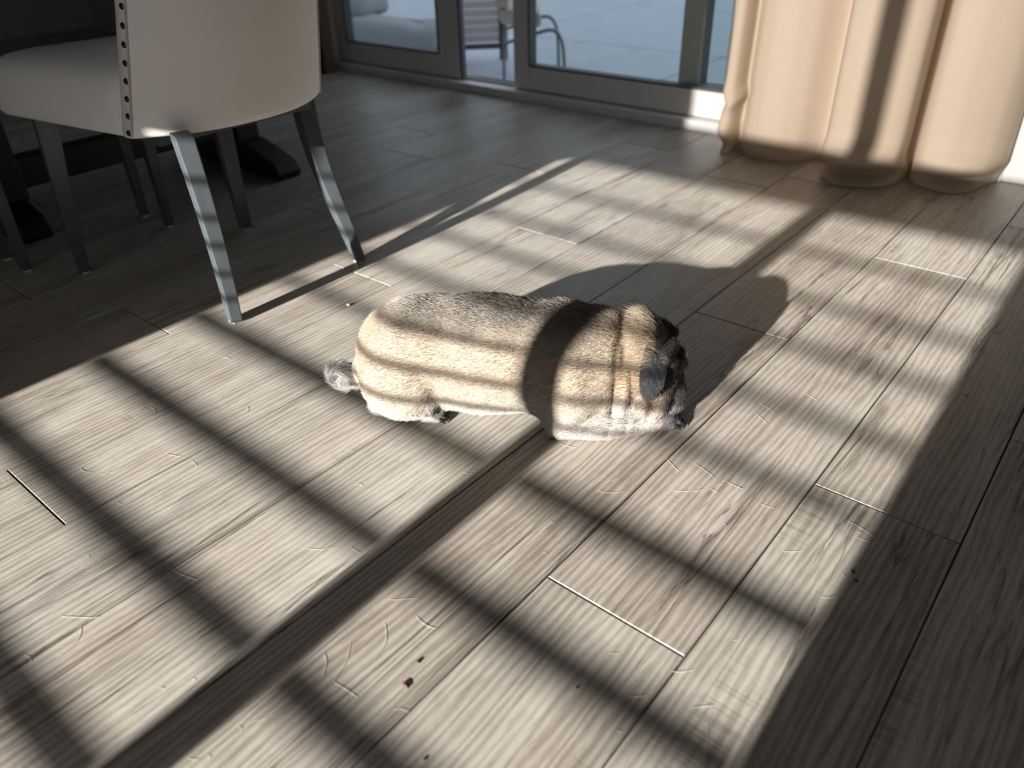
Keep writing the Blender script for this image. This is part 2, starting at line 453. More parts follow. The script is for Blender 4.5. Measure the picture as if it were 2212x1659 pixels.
def dog_sdf(P):
    s, t, z = P[..., 0], P[..., 1], P[..., 2]
    d = sd_ell(P, (-.22, -.03, .485), (1.02, .505, .49))
    d = smin(d, sd_ell(P, (-.80, -.02, .47), (.50, .52, .46)), .10)
    d = smin(d, sd_ell(P, (.45, 0, .47), (.45, .51, .48)), .12)
    # hind legs
    for sg in (1, -1):
        d = smin(d, sd_ell(P, (-.86, .27*sg, .38), (.37, .29, .345), rot=.10*sg), .025)
        d = smin(d, sd_cap(P, (-1.08, .27*sg, .10), (-.66, .27*sg, .055), .10, .062), .035)
        for k, dt in enumerate((-.052, -.012, .03, .065)):
            d = smin(d, sd_cap(P, (-.68, (.27+dt)*sg, .05), (-.585+.02*(k in (1, 2)), (.275+dt*1.15)*sg, .034), .038, .03), .012)
    for sg in (1, -1):      # flank crease in front of the thigh
        d = smax(d, -sd_cap(P, (-.62, .56*sg, .56), (-.50, .47*sg, .20), .02, .035), .06)
    # shoulders and forelegs
    for sg in (1, -1):
        o = 0 if sg > 0 else .03
        d = smin(d, sd_ell(P, (.46, .27*sg, .40), (.30, .26, .36)), .08)
        d = smin(d, sd_cap(P, (.52, .36*sg, .34), (.45, .40*sg, .14), .19, .135), .07)
        if sg > 0:
            d = smin(d, sd_cap(P, (.45, .41, .135), (.80, .385, .115), .135, .112), .014)
            d = smin(d, sd_cap(P, (.80, .385, .115), (1.15, .25, .085), .112, .085), .014)
            d = smin(d, sd_ell(P, (1.23, .205, .07), (.15, .10, .07), rot=-.35), .03)
            for k, (ds, dt) in enumerate(((1.335, .245), (1.375, .20), (1.375, .15), (1.335, .105))):
                d = smin(d, sd_cap(P, (1.24, .205+(dt-.18)*.8, .065), (ds, dt, .042), .045, .038), .010)
        else:
            d = smin(d, sd_cap(P, (.45, -.42, .135), (1.12, -.34, .085), .135, .085), .03)
            d = smin(d, sd_ell(P, (1.25, -.33, .065), (.16, .10, .065)), .03)
    # neck and ruff
    d = smin(d, sd_ell(P, (.74, -.01, .465), (.30, .45, .425)), .10)
    d = smin(d, sd_ell(P, (.93, -.02, .40), (.17, .43, .36)), .03)
    d = smin(d, sd_ell(P, (.92, .18, .27), (.15, .22, .18)), .02)
    # skull
    h = sd_ell(P, (1.04, -.04, .46), (.31, .40, .41))
    h = smin(h, sd_ell(P, (1.13, -.05, .37), (.23, .36, .31)), .06)
    h = smin(h, sd_ell(P, (1.28, -.05, .25), (.145, .24, .20)), .05)       # muzzle
    for sg in (1, -1):
        h = smin(h, sd_ell(P, (1.305, -.05+.11*sg, .18), (.11, .13, .15)), .02)   # jowls
        h = smin(h, sd_ell(P, (1.16, -.05+.26*sg, .27), (.13, .12, .19)), .03)       # cheek
        h = smin(h, sd_cap(P, (1.25, -.05+.24*sg, .39), (1.365, -.05+.05*sg, .53), .05, .05), .015)  # nose fold
        h = smin(h, sd_cap(P, (1.22, -.05+.27*sg, .66), (1.30, -.05+.10*sg, .68), .05, .05), .03)     # brow
        h = smax(h, -sd_cap(P, (1.27, -.05+.25*sg, .30), (1.44, -.05+.12*sg, .42), .012, .016), .02) # crease under the fold
        h = smin(h, sd_ell(P, (1.275, -.05+.20*sg, .575), (.055, .06, .055)), .02)   # eyelid bulge
    h = smin(h, sd_cap(P, (1.27, .05, .06), (1.29, -.15, .06), .055, .055), .03)       # chin
    h = smin(h, sd_ell(P, (1.075, .345, .30), (.055, .055, .10)), .010)                   # cheek pouch
    d = smin(d, h, .035)
    # collar crease behind the head
    wob = .012*np.sin(t*9+z*7) + .008*np.sin(t*23+1.3)
    cr = np.exp(-((s - .845 + wob - .10*(z-.45))/.026)**2)*.015
    cr = cr + np.exp(-((s - .975 + wob - .12*(z-.4))/.022)**2)*.012*(z < .62)
    d = d + cr*(z > .05)
    # tail root
    d = smin(d, sd_cap(P, (-1.22, .06, .34), (-1.36, .02, .26), .14, .085), .06)
    # soft skin undulation
    d = d + .006*np.sin(s*9+z*5)*np.sin(t*8+s*3) + .004*np.sin(s*23+1)*np.sin(z*19+t*13)
    return smax(d, .004 - z, .02)
def surface_nets(f, lo, hi, h):
    ax = [np.arange(lo[i], hi[i]+h, h) for i in range(3)]
    n = [len(a) for a in ax]
    G = np.stack(np.meshgrid(*ax, indexing='ij'), -1)
    Fv = f(G)
    sgn = Fv < 0
    corners = [(i, j, k) for i in (0, 1) for j in (0, 1) for k in (0, 1)]
    cs = np.zeros([m-1 for m in n], int)
    for (i, j, k) in corners:
        cs += sgn[i:n[0]-1+i, j:n[1]-1+j, k:n[2]-1+k]
    act = (cs > 0) & (cs < 8)
    idx = -np.ones(act.shape, int); idx[act] = np.arange(act.sum())
    I, J, K = np.nonzero(act)
    acc = np.zeros((len(I), 3)); cnt = np.zeros(len(I))
    for a in range(8):
        for b in range(a+1, 8):
            ca, cb = corners[a], corners[b]
            if sum(x != y for x, y in zip(ca, cb)) != 1: continue
            fa = Fv[I+ca[0], J+ca[1], K+ca[2]]; fb = Fv[I+cb[0], J+cb[1], K+cb[2]]
            m = (fa < 0) != (fb < 0)
            t = np.where(m, fa/(fa-fb+1e-12), 0)
            p = np.array(ca)[None] + t[:, None]*(np.array(cb)-np.array(ca))[None]
            acc[m] += p[m]; cnt[m] += 1
    verts = (np.stack([I, J, K], -1) + acc/cnt[:, None])*h + np.array(lo)
    faces = []
    for d in range(3):
        o = [x for x in range(3) if x != d]
        sl0 = [slice(1, n[x]-1) if x != d else slice(0, n[x]-1) for x in range(3)]
        sl1 = list(sl0); sl1[d] = slice(1, n[d])
        a, b = sgn[tuple(sl0)], sgn[tuple(sl1)]
        q = np.nonzero(a != b)
        pos = [q[x] + (0 if x == d else 1) for x in range(3)]
        def cell(d1, d2):
            p = [x.copy() for x in pos]; p[o[0]] = p[o[0]]-d1; p[o[1]] = p[o[1]]-d2
            return idx[p[0], p[1], p[2]]
        f4 = np.stack([cell(0, 0), cell(1, 0), cell(1, 1), cell(0, 1)], -1)
        faces.append(f4)
    return verts, np.concatenate(faces)

def lerp(a, b, f): return a*(1-f[..., None]) + b*f[..., None]
def sstep(x, a, b):
    t = np.clip((x-a)/(b-a), 0, 1); return t*t*(3-2*t)
FAWN = np.array([.318, .266, .208]); CREAM = np.array([.395, .358, .310]); WHITE = np.array([.43, .412, .392])
SADDLE = np.array([.075, .068, .062]); TAN = np.array([.255, .182, .120]); BLACK = np.array([.018, .018, .020]); GREYM = np.array([.20, .20, .215])
def dog_color(P):
    s, t, z = P[:, 0], P[:, 1], P[:, 2]
    n = np.sin(s*17+t*11)*np.sin(z*21+s*5)*.5
    c = np.tile(FAWN, (len(P), 1))
    c = lerp(c, np.tile(CREAM, (len(P), 1)), sstep(.55-z+.05*n, 0, .32))
    c = lerp(c, np.tile(WHITE, (len(P), 1)), sstep(.24-z+.03*n, 0, .18))
    sad = sstep(z+.05*n-.10*np.abs(t+.12), .70, .92)*sstep(s, -1.05, -.75)*(1-sstep(s, .62, .80))
    c = lerp(c, np.tile(SADDLE, (len(P), 1)), sad*.80)
    neck = sstep(s, .80, .90)*sstep(z, .18, .40)
    c = lerp(c, np.tile(TAN, (len(P), 1)), neck*.85)
    ruff = np.exp(-((s-.95)/.10)**2)*np.exp(-((z-.20)/.16)**2)*(t > .05)
    c = lerp(c, np.tile(WHITE, (len(P), 1)), np.clip(ruff*1.2, 0, .9))
    mask = sstep(s+.18*(z-.45)*(z > .45), 1.12, 1.24)
    c = lerp(c, np.tile(BLACK, (len(P), 1)), mask*.93*(z > .0)*np.where((z < .20) & (s < 1.12), 0, 1))
    ck = np.exp(-(((s-1.20)/.08)**2 + ((t-.27)/.14)**2 + ((z-.26)/.16)**2))          # pale cheek behind the mask
    c = lerp(c, np.tile(np.array([.33, .27, .22]), (len(P), 1)), np.clip(ck*1.25, 0, .95))
    jw = np.exp(-(((s-1.36)/.12)**2 + ((t-.08)/.20)**2 + ((z-.17)/.14)**2))          # grizzled jowls
    c = lerp(c, np.tile(GREYM, (len(P), 1)), np.clip(jw*1.2, 0, .9))
    fd = np.exp(-(((s-1.33)/.09)**2 + ((t-.06)/.18)**2 + ((z-.48-.8*(s-1.33))/.05)**2))
    c = lerp(c, np.tile(GREYM*.75, (len(P), 1)), np.clip(fd, 0, .75))
    paw = (z < .22) & (t > .05) & (s > .35) & (s < 1.25) & (t > .16)
    c = lerp(c, np.tile(WHITE, (len(P), 1)), paw*.55)
    toe = sstep(s, 1.27, 1.36)*(z < .16)*(t > .08)*.8
    c = lerp(c, np.tile(BLACK*3, (len(P), 1)), toe)
    toe2 = sstep(s, -.66, -.60)*(1-sstep(s, -.56, -.50))*(z < .09)*.6
    c = lerp(c, np.tile(BLACK*4, (len(P), 1)), toe2)
    return np.clip(c, 0, 1)

def skin_material():
    m, nt, p, N, L = new_mat('pug_coat')
    at = N.new('ShaderNodeAttribute'); at.attribute_name = 'coat'
    L.new(at.outputs['Color'], p.inputs['Base Color'])
    p.inputs['Roughness'].default_value = .75; p.inputs['Specular IOR Level'].default_value = .25
    return m
def fur_material():
    m, nt, p, N, L = new_mat('pug_fur')
    at = N.new('ShaderNodeAttribute'); at.attribute_name = 'coat'
    L.new(at.outputs['Color'], p.inputs['Base Color'])
    p.inputs['Roughness'].default_value = .5; p.inputs['Specular IOR Level'].default_value = .35
    return m
M_coat, M_fur = skin_material(), fur_material()
M_claw = plain('dark_claw', (.012, .012, .013), .35)
M_nose = plain('wet_nose', (.010, .010, .011), .3, bump=.3, bscale=900)
M_eye = plain('dark_eye', (.015, .008, .005), .06)

def coat_mesh(name, verts, faces, cols, parent):
    W = dog_world(verts)
    o = mesh_obj(name, [tuple(v) for v in W], [tuple(int(i) for i in f) for f in faces], M_coat, parent, smooth=True)
    a = o.data.attributes.new('coat', 'FLOAT_COLOR', 'POINT')
    a.data.foreach_set('color', np.concatenate([cols, np.ones((len(cols), 1))], 1).astype(np.float32).ravel())
    return o
def make_fur(parent, roots, norms, dirs, lens, cols, rad):
    """hair strands as a curves object; inputs in local dog units"""
    base = wloc(parent)
    n = len(roots); K = 4
    nrm = norms/np.linalg.norm(norms, axis=1, keepdims=True)
    tang = dirs - (dirs*nrm).sum(1, keepdims=True)*nrm
    tang /= np.linalg.norm(tang, axis=1, keepdims=True) + 1e-9
    tang = tang + nrng.normal(0, .16, (n, 3)); 
    lift = nrng.uniform(.22, .50, (n, 1))
    pts = np.zeros((n, K, 3))
    for k in range(K):
        f = k/(K-1)
        pts[:, k] = roots + lens[:, None]*(tang*f*(.75+.25*f) + nrm*lift*(f - .45*f*f)) - nrm*.004*(k == 0)
    pts[..., 2] = np.maximum(pts[..., 2], .004)
    W = dog_world(pts.reshape(-1, 3))*U - np.array(base)
    hc = bpy.data.hair_curves.new('fur'); hc.add_curves([K]*n)
    hc.attributes['position'].data.foreach_set('vector', W.astype(np.float32).ravel())
    ra = hc.attributes.get('radius') or hc.attributes.new('radius', 'FLOAT', 'POINT')
    prof = np.array([1.0, .95, .7, .12])
    ra.data.foreach_set('value', (np.asarray(rad)[:, None]*prof[None]).astype(np.float32).ravel())
    ca = hc.attributes.new('coat', 'FLOAT_COLOR', 'CURVE')
    ca.data.foreach_set('color', np.concatenate([cols, np.ones((n, 1))], 1).astype(np.float32).ravel())
    hc.materials.append(M_fur)
    o = link('fur', hc, parent); o['kind'] = 'stuff'
    return o
def sample_surface(verts, faces, n):
    tri = np.concatenate([faces[:, [0, 1, 2]], faces[:, [0, 2, 3]]])
    a, b, c = verts[tri[:, 0]], verts[tri[:, 1]], verts[tri[:, 2]]
    cr = np.cross(b-a, c-a); ar = np.linalg.norm(cr, axis=1)
    i = nrng.choice(len(tri), n, p=ar/ar.sum())
    r1, r2 = np.sqrt(nrng.random(n)), nrng.random(n)
    return a[i]*(1-r1)[:, None] + b[i]*(r1*(1-r2))[:, None] + c[i]*(r1*r2)[:, None]
def grad(f, P, e=.004):
    g = np.zeros_like(P)
    for k in range(3):
        d = np.zeros(3); d[k] = e
        g[:, k] = f(P+d) - f(P-d)
    return g/(np.linalg.norm(g, axis=1, keepdims=True)+1e-9)

def build_dog():
    dog = empty('pug_dog', (DOG_O[0], DOG_O[1], 0), 'fawn pug with dark ears lying stretched out in the striped sunlight', 'dog')
    V, Fq = surface_nets(dog_sdf, (-1.45, -.72, -.03), (1.62, .66, 1.06), .0155)
    body = coat_mesh('body', V, Fq, dog_color(V), dog)
    # fur
    n = 130000
    R = sample_surface(V, Fq, n)
    R = R[R[:, 2] > .02]; n = len(R)
    Nn = grad(dog_sdf, R)
    s, t, z = R[:, 0], R[:, 1], R[:, 2]
    dirs = np.tile(np.array([-1.0, 0, -.22]), (n, 1))
    dirs[:, 1] += .25*t
    leg = (z < .22) & (t > .15) & (s > .4)
    dirs[leg] = np.array([1.0, -.2, -.1])
    hd = s > 1.0
    dirs[hd] = np.stack([-(1.0+0*s[hd]), t[hd]*1.5, (z[hd]-.4)*1.2-.15], 1)
    ln = .046 + .02*sstep(s, .5, .85) - .018*sstep(s, 1.18, 1.3) + .02*np.exp(-((s+.55)/.06)**2)*(z < .2)
    ln = np.where((z < .16) & (s > .4), .030, ln)
    crest = sstep(s, .86, .93)*(1-sstep(s, 1.10, 1.2))*sstep(z, .5, .7)
    ln = ln + .035*crest
    ln = ln*nrng.uniform(.65, 1.25, n)
    cols = dog_color(R)
    var = nrng.normal(1, .20, (n, 1)); cols = cols*np.clip(var, .45, 1.6)
    sadm = (z > .74) & (s > -1.0) & (s < .72)
    light = sadm & (nrng.random(n) < .45)
    cols[light] = np.array([.36, .33, .30])*nrng.uniform(.7, 1.2, (light.sum(), 1))
    cl = (crest > .3) & (nrng.random(n) < .6)
    cols[cl] = np.array([.37, .31, .235])*nrng.uniform(.7, 1.2, (cl.sum(), 1))
    tip = (s > .3) & (s < .95) & (z > .45) & (nrng.random(n) < .12)
    cols[tip] *= .35
    make_fur(body, R, Nn, dirs, ln, np.clip(cols, 0, 1), np.full(n, .00014)*nrng.uniform(.7, 1.3, n))
    # ears ---------------------------------------------------------------
    def ear(sg):
        nu, nv = 15, 17
        pts = []
        for i in range(nv):
            f = i/(nv-1)
            w = interp(f, [0, .10, .3, .6, .82, .94, 1], [.070, .098, .106, .098, .074, .044, .008])
            cs = 1.150 - .012*f - .030*f*f
            zc = .715 - .315*f
            tt = .30 + .15*math.sin(min(1, f*1.3)*1.5) + .01*f
            if f < .12: zc += .01
            for j in range(nu):
                g = j/(nu-1)*2-1
                fold = .025*(1-g*g) - .035*max(0, g)*(1-f)
                pts.append((cs + g*w*.92, -.045 + sg*(tt - .045 + fold), zc - .045*g*(1-f) + .012*g*g))
        P = np.array(pts)
        Fc = np.array(grid_faces(nv, nu))
        col = np.tile(np.array([.014, .0145, .017]), (len(P), 1))
        o = coat_mesh('ear', P, Fc, col, dog)
        md = o.modifiers.new('solid', 'SOLIDIFY'); md.thickness = .0042; md.offset = 0
        md = o.modifiers.new('sub', 'SUBSURF'); md.levels = 1; md.render_levels = 1
        o['label'] = 'velvety black folded ear'
        m = 13000
        Rr = sample_surface(P, Fc, m)
        nn = np.tile(np.array([.15, sg*1.0, .25]), (m, 1))
        Rr = Rr + np.array([0, sg*.016, .004])
        dd = np.tile(np.array([-.15, 0, -1.0]), (m, 1)) + nrng.normal(0, .18, (m, 3))
        cc = np.array([.026, .027, .032])*nrng.uniform(.3, 2.2, (m, 1))*(.6+.6*np.abs(np.sin(Rr[:, 2:3]*37+Rr[:, :1]*61)))
        make_fur(o, Rr, nn, dd, .034*nrng.uniform(.6, 1.2, m), cc, np.full(m, .00016))
    ear(1); ear(-1)
    # tail ---------------------------------------------------------------
    tp, tr_ = [], []
    for i in range(40):
        f = i/39
        a = -1.15 - f*5.6
        rr = .106 - .075*f
        cx, cz = -1.455, .262
        tp.append((cx + rr*math.cos(a)*1.0, .02 + .10*f*(1 if f > .1 else 1), cz + rr*math.sin(a)*1.02))
        tr_.append(.070 - .022*f if f < .93 else (.049 - (f-.93)*.55))
    tp = [(-1.26, .02, .27), (-1.34, .01, .20)] + tp[1:]; tr_ = [.10, .080] + tr_[1:]
    TV, TF = tube(tp, tr_, 12)
    TFq = np.array([f for f in TF if len(f) == 4])
    TV = np.array(TV)
    TV[:, 2] = np.maximum(TV[:, 2], .02)
    colr = np.tile(np.array([.34, .325, .31]), (len(TV), 1))
    tl = mesh_obj('tail', [tuple(v) for v in dog_world(TV)], TF, M_coat, dog, smooth=True)
    a = tl.data.attributes.new('coat', 'FLOAT_COLOR', 'POINT')
    a.data.foreach_set('color', np.concatenate([colr, np.ones((len(colr), 1))], 1).astype(np.float32).ravel())
    tl['label'] = 'tightly curled pale tail'
    m = 11000
    q = nrng.integers(0, len(TFq), m)
    w = nrng.random((m, 2))
    A, B, Cc, Dd = (TV[TFq[q, k]] for k in range(4))
    Rr = (A*(1-w[:, :1])+B*w[:, :1])*(1-w[:, 1:]) + (Dd*(1-w[:, :1])+Cc*w[:, :1])*w[:, 1:]
    ring = TFq[q, 0]//12
    ctr = np.array(tp)[np.minimum(ring, len(tp)-1)]; nxt = np.array(tp)[np.minimum(ring+2, len(tp)-1)]
    cc = np.array([.38, .365, .355])*nrng.uniform(.6, 1.25, (m, 1))
    dk = nrng.random(m) < .13
    cc[dk] = .10
    make_fur(tl, Rr, Rr-ctr, nxt-ctr+1e-5, .070*nrng.uniform(.6, 1.3, m), np.clip(cc, 0, 1), np.full(m, .00016))
    # nose, eyes, claws ------------------------------------------------------
    def blob(name, c, r, mat, seg=16, rings=10, shape=None):
        Vv, Ff = [], []
        for i in range(rings+1):
            th = math.pi*i/rings
            for k in range(seg):
                ph = 2*math.pi*k/seg
                p = np.array([math.sin(th)*math.cos(ph), math.sin(th)*math.sin(ph), math.cos(th)])
                if shape: p = shape(p)
                Vv.append(np.array(c)+p*np.array(r))
        Ff = grid_faces(rings+1, seg, True)
        return mesh_obj(name, [tuple(x) for x in dog_world(np.array(Vv))], Ff, mat, dog, smooth=True)
    blob('nose', (1.405, -.05, .475), (.045, .082, .055), M_nose, shape=lambda p: np.array([p[0], p[1]*(1.0+.25*p[2]), p[2]-.12*abs(p[1])]))
    blob('eye', (1.302, .145, .578), (.040, .046, .042), M_eye)
    blob('eye', (1.302, -.245, .578), (.040, .046, .042), M_eye)
    def claw(a, b, dz, r=.017):
        pts = [(a[0]+(b[0]-a[0])*f, a[1]+(b[1]-a[1])*f, a[2]*(1-f)+b[2]*f + dz*math.sin(f*math.pi)) for f in (0, .25, .5, .75, 1)]
        Vc, Fc = tube(pts, [r, r*.95, r*.8, r*.55, r*.12], 8)
        mesh_obj('claw', [tuple(x) for x in dog_world(np.array(Vc))], Fc, M_claw, dog, smooth=True)
    for (ds, dt) in ((1.335, .245), (1.375, .20), (1.375, .15), (1.335, .105)):
        claw((ds+.018, dt, .05), (ds+.075, dt+.006, .012), .014)
    for k, dt in enumerate((-.052, -.012, .03, .065)):
        ds = -.585+.02*(k in (1, 2))
        claw((ds+.012, .275+dt*1.15, .040), (ds+.062, .28+dt*1.2, .010), .012, .014)
    for dt in (-.38, -.33, -.28):
        claw((1.40, dt, .05), (1.455, dt, .012), .012)
    return dog
build_dog()

# ================================================================== CURTAINS
def curtain(name, path, mat, label, zt=11.2, hem=None, rows=44):
    """path: list of (u, v) plan points of the folded cloth; hem(t)-> (du, dv, dz) flare at the floor"""
    pts = np.array(path, float)
    d = np.r_[0, np.cumsum(np.linalg.norm(np.diff(pts, axis=0), axis=1))]
    nC = 190
    tt = np.linspace(0, d[-1], nC)
    # smooth resample (Catmull-like through repeated averaging)
    px = np.interp(tt, d, pts[:, 0]); py = np.interp(tt, d, pts[:, 1])
    for _ in range(4):
        px[1:-1] = .25*px[:-2]+.5*px[1:-1]+.25*px[2:]; py[1:-1] = .25*py[:-2]+.5*py[1:-1]+.25*py[2:]
    zs = np.r_[np.linspace(0, 1.6, 26)**1.35/1.6**.35, np.linspace(1.7, zt, rows-26)]
    mean = np.array([px.mean(), py.mean()])
    V = []
    for z in zs:
        for j in range(nC):
            f = j/(nC-1)
            du, dv, dz = hem(f, z) if hem else (0, 0, 0)
            pinch = 1 - .10*min(1, z/zt)
            V.append((mean[0]+(px[j]-mean[0])*pinch+du, py[j]+dv, max(.006, z+dz)))
    ob = mesh_obj(name, V, grid_faces(len(zs), nC), mat, None, smooth=True, thick=.0022, origin=(mean[0], mean[1], 0))
    return tag(ob, label, 'curtain')
# fold plan of the tan panel: broad flats with deep tucks
path = [(-3.44, 12.45), (-3.50, 12.10), (-3.42, 11.86), (-3.28, 11.84), (-3.22, 12.02), (-3.20, 12.24), (-3.12, 12.14), (-2.98, 11.94), (-2.72, 11.82), (-2.42, 11.84),
        (-2.16, 11.98), (-1.98, 12.20), (-1.84, 12.34), (-1.74, 12.22), (-1.68, 11.78), (-1.60, 11.64), (-1.34, 11.60), (-1.04, 11.66), (-.78, 11.74), (-.64, 11.84), (-.61, 12.2), (-.66, 12.62),
        (-.60, 12.70), (-.55, 12.45), (-.50, 12.12), (-.34, 11.98), (-.05, 12.00), (.22, 12.14), (.42, 12.30), (.54, 12.50), (.60, 12.72)]
def hem_tan(f, z):
    g = lambda c, w: math.exp(-((f-c)/w)**2)
    k = max(0, 1 - z/1.0); k2 = max(0, 1 - z/.34)
    mid, right, left = g(.545, .085), g(.90, .075), g(.07, .05)
    # S-shaped buckle: cloth bells out above the floor, tucks in, then the hem kicks forward
    buckle = .26*math.exp(-((z-.36)/.15)**2) - .20*math.exp(-((z-.14)/.06)**2) + .30*math.exp(-(z/.06)**2)
    dv = -buckle*(mid*1.0 + right*.7 + left*.3) + .10*k2*max(0, 1-mid-right-left)
    du = .04*math.sin(f*31)*k2 + .08*left*k2 - .10*k2*g(.98, .04)
    du += .06*math.exp(-((z-.75-1.6*(f-.05))/.10)**2)*g(.10, .08)
    dv += -.07*math.exp(-((z-.95+5.0*(f-.06))/.12)**2)*g(.10, .07)          # diagonal drag fold near the outer edge
    dz = 0.0
    return du, dv, dz
curtain('curtain', path, M_curt, 'tan floor-length curtain with deep folds in front of the glass door', hem=hem_tan)
path2 = [(-15.9, 12.30)] + [(-15.9+.13*i, 12.42+.14*(-1)**i) for i in range(1, 16)] + [(-13.80, 12.5)]
curtain('curtain', path2, M_curt2, 'brown curtain edge beside the far end of the glass door, half hidden by the chair')

# ================================================================== DINING CHAIR
chair = empty('dining_chair', (-6.1, 4.4, 0), 'cream upholstered dining chair with nailhead trim and charcoal legs', 'chair')
def layered(name, loops, mat, parent, **kw):
    n = len(loops[0]); V = [tuple(p) for lp in loops for p in lp]
    Fc = grid_faces(len(loops), n, True)
    Fc.append(tuple(range(n-1, -1, -1))); Fc.append(tuple((len(loops)-1)*n+k for k in range(n)))
    return mesh_obj(name, V, Fc, mat, parent, **kw)
def back_point(ph, z):
    zz = z-1.86
    v = 4.43 + ph*1.10 + .15*zz*max(0, -ph)**3
    u = -5.25 + .44*(1-abs(ph)**2.3) + .20*zz - .012*zz*zz
    return u, v
def back_loop(z, inset):
    pts = []
    for k in range(33):
        ph = -1 + 2*k/32
        u, v = back_point(ph*(1-.02*inset*10), z)
        pts.append((u-inset, v, z))
    un, vn = back_point(1, z); pts += [(un-inset-.10, vn-.005, z), (un-.24, vn-.03, z), (un-.30, vn-.10, z)]
    for k in range(17):
        ph = .86 - 1.72*k/16
        u, v = back_point(ph, z)
        pts.append((u-.40+inset, v, z))
    un, vn = back_point(-1, z); pts += [(un-.30, vn+.10, z), (un-.24, vn+.03, z), (un-inset-.10, vn+.005, z)]
    return pts
zl = [(1.845, .06), (1.855, .03), (1.88, .006), (1.93, 0)] + [(z, 0) for z in np.linspace(2.0, 4.9, 24)] + [(5.0, .02), (5.06, .08), (5.08, .16)]
backrest = layered('backrest', [back_loop(z, i) for z, i in zl], M_fab, chair, smooth=True)
md = backrest.modifiers.new('bev', 'BEVEL'); md.width = .012; md.segments = 3; md.limit_method = 'ANGLE'; md.angle_limit = .9
# seam cord and nailheads on both side edges
for sgn in (-1, 1):
    sp = []
    for z in np.linspace(1.86, 5.0, 40):
        u, v = back_point(sgn, z); sp.append((u+.004, v+sgn*.004, z))
    V, Fc = tube(sp, .010, 6)
    mesh_obj('piping', V, Fc, M_piping, backrest, smooth=True)
def nail_mesh():
    V, Fc = [], []; R = 5; S = 10
    for i in range(R):
        a = i/(R-1)*math.pi/2
        for k in range(S):
            b = 2*math.pi*k/S
            V.append((.0058*math.cos(a)*math.cos(b), -.0034*math.sin(a), .0058*math.cos(a)*math.sin(b)))
    Fc = grid_faces(R, S, True)
    me = bpy.data.meshes.new('nailhead'); me.from_pydata(V, [], Fc); me.materials.append(M_nail)
    me.polygons.foreach_set('use_smooth', [True]*len(me.polygons)); return me
nm = nail_mesh()
for sgn in (-1, 1):
    z = 1.90
    while z < 4.95:
        u, v = back_point(sgn, z)
        o = link('nailhead', nm, backrest, Vector((u-.055, v+sgn*.004, z))*U - wloc(chair))
        if sgn > 0: o.rotation_euler = (0, 0, math.pi)
        z += .152
# seat cushion
def seat_loop(z, ins):
    c = [(-7.56+ins, 3.02+ins), (-5.42-ins*.3, 3.36+ins), (-5.42-ins*.3, 5.48-ins), (-7.40+ins, 5.72-ins)]
    pts = []; r = .16
    for i in range(4):
        p = Vector((*c[i], 0)); a = (Vector((*c[i-1], 0))-p).normalized(); b = (Vector((*c[(i+1) % 4], 0))-p).normalized()
        nxt = Vector((*c[(i+1) % 4], 0))
        for k in range(6):
            f = k/5; q = p + a*r*(1-f)**2 + b*r*f**2
            pts.append((q.x, q.y, z))
        for k in range(1, 6):
            q = (p+b*r).lerp(nxt-b*r, k/6); pts.append((q.x, q.y, z))
    return pts
seat = layered('seat', [seat_loop(z, i) for z, i in [(1.82, .08), (1.83, .03), (1.87, 0), (2.0, -.01), (2.15, 0), (2.27, .025), (2.36, .08), (2.42, .18), (2.46, .35), (2.485, .65), (2.49, .95)]], M_fab, chair, smooth=True)
def leg(centres, halves, yaw, mat, parent, name='leg'):
    ca, sa = math.cos(yaw), math.sin(yaw)
    loops = []
    for (u, v, z), (a, b) in zip(centres, halves):
        loops.append([(u+ca*x-sa*y, v+sa*x+ca*y, z) for x, y in ((-a, -b), (a, -b), (a, b), (-a, b))])
    return layered(name, loops, mat, parent, bevel=.0025)
def smooth_curve(pts, n=14):
    P = np.array(pts, float); t = np.linspace(0, 1, len(P)); T = np.linspace(0, 1, n)
    co = [np.polyfit(t, P[:, k], min(3, len(P)-1)) for k in range(P.shape[1])]
    return np.stack([np.polyval(c, T) for c in co], -1)
def curved_leg(pts, h0, h1, yaw, parent, z_pad=.02):
    Cv = smooth_curve(pts)
    Cv[0][2] = z_pad
    hs = [(h0[0]*(1-f)+h1[0]*f, h0[1]*(1-f)+h1[1]*f) for f in np.linspace(0, 1, len(Cv))]
    l = leg([tuple(c) for c in Cv], hs, yaw, M_leg, parent)
    p = Cv[0]
    box('glide', p[0]-h0[0]*.7, p[0]+h0[0]*.7, p[1]-h0[1]*.7, p[1]+h0[1]*.7, 0, z_pad, M_pad, l)
    return l
YW = math.radians(-15)
curved_leg([(-4.70, 3.60, .02), (-4.70, 3.60, .6), (-4.74, 3.60, 1.2), (-4.88, 3.62, 1.9)], (.078, .062), (.10, .088), YW, chair)
curved_leg([(-4.81, 5.40, .02), (-5.04, 5.39, .55), (-5.28, 5.38, 1.15), (-5.40, 5.38, 1.9)], (.078, .06), (.14, .10), YW, chair)
curved_leg([(-7.22, 3.22, .02), (-7.16, 3.23, .7), (-7.08, 3.25, 1.3), (-7.02, 3.28, 1.85)], (.06, .06), (.13, .11), YW, chair)
curved_leg([(-6.85, 5.20, .02), (-6.88, 5.20, .7), (-6.90, 5.20, 1.3), (-6.92, 5.20, 1.85)], (.075, .075), (.12, .11), YW, chair)
box('seat_rail', -7.3, -5.2, 3.55, 5.35, 1.74, 1.86, M_leg, chair)

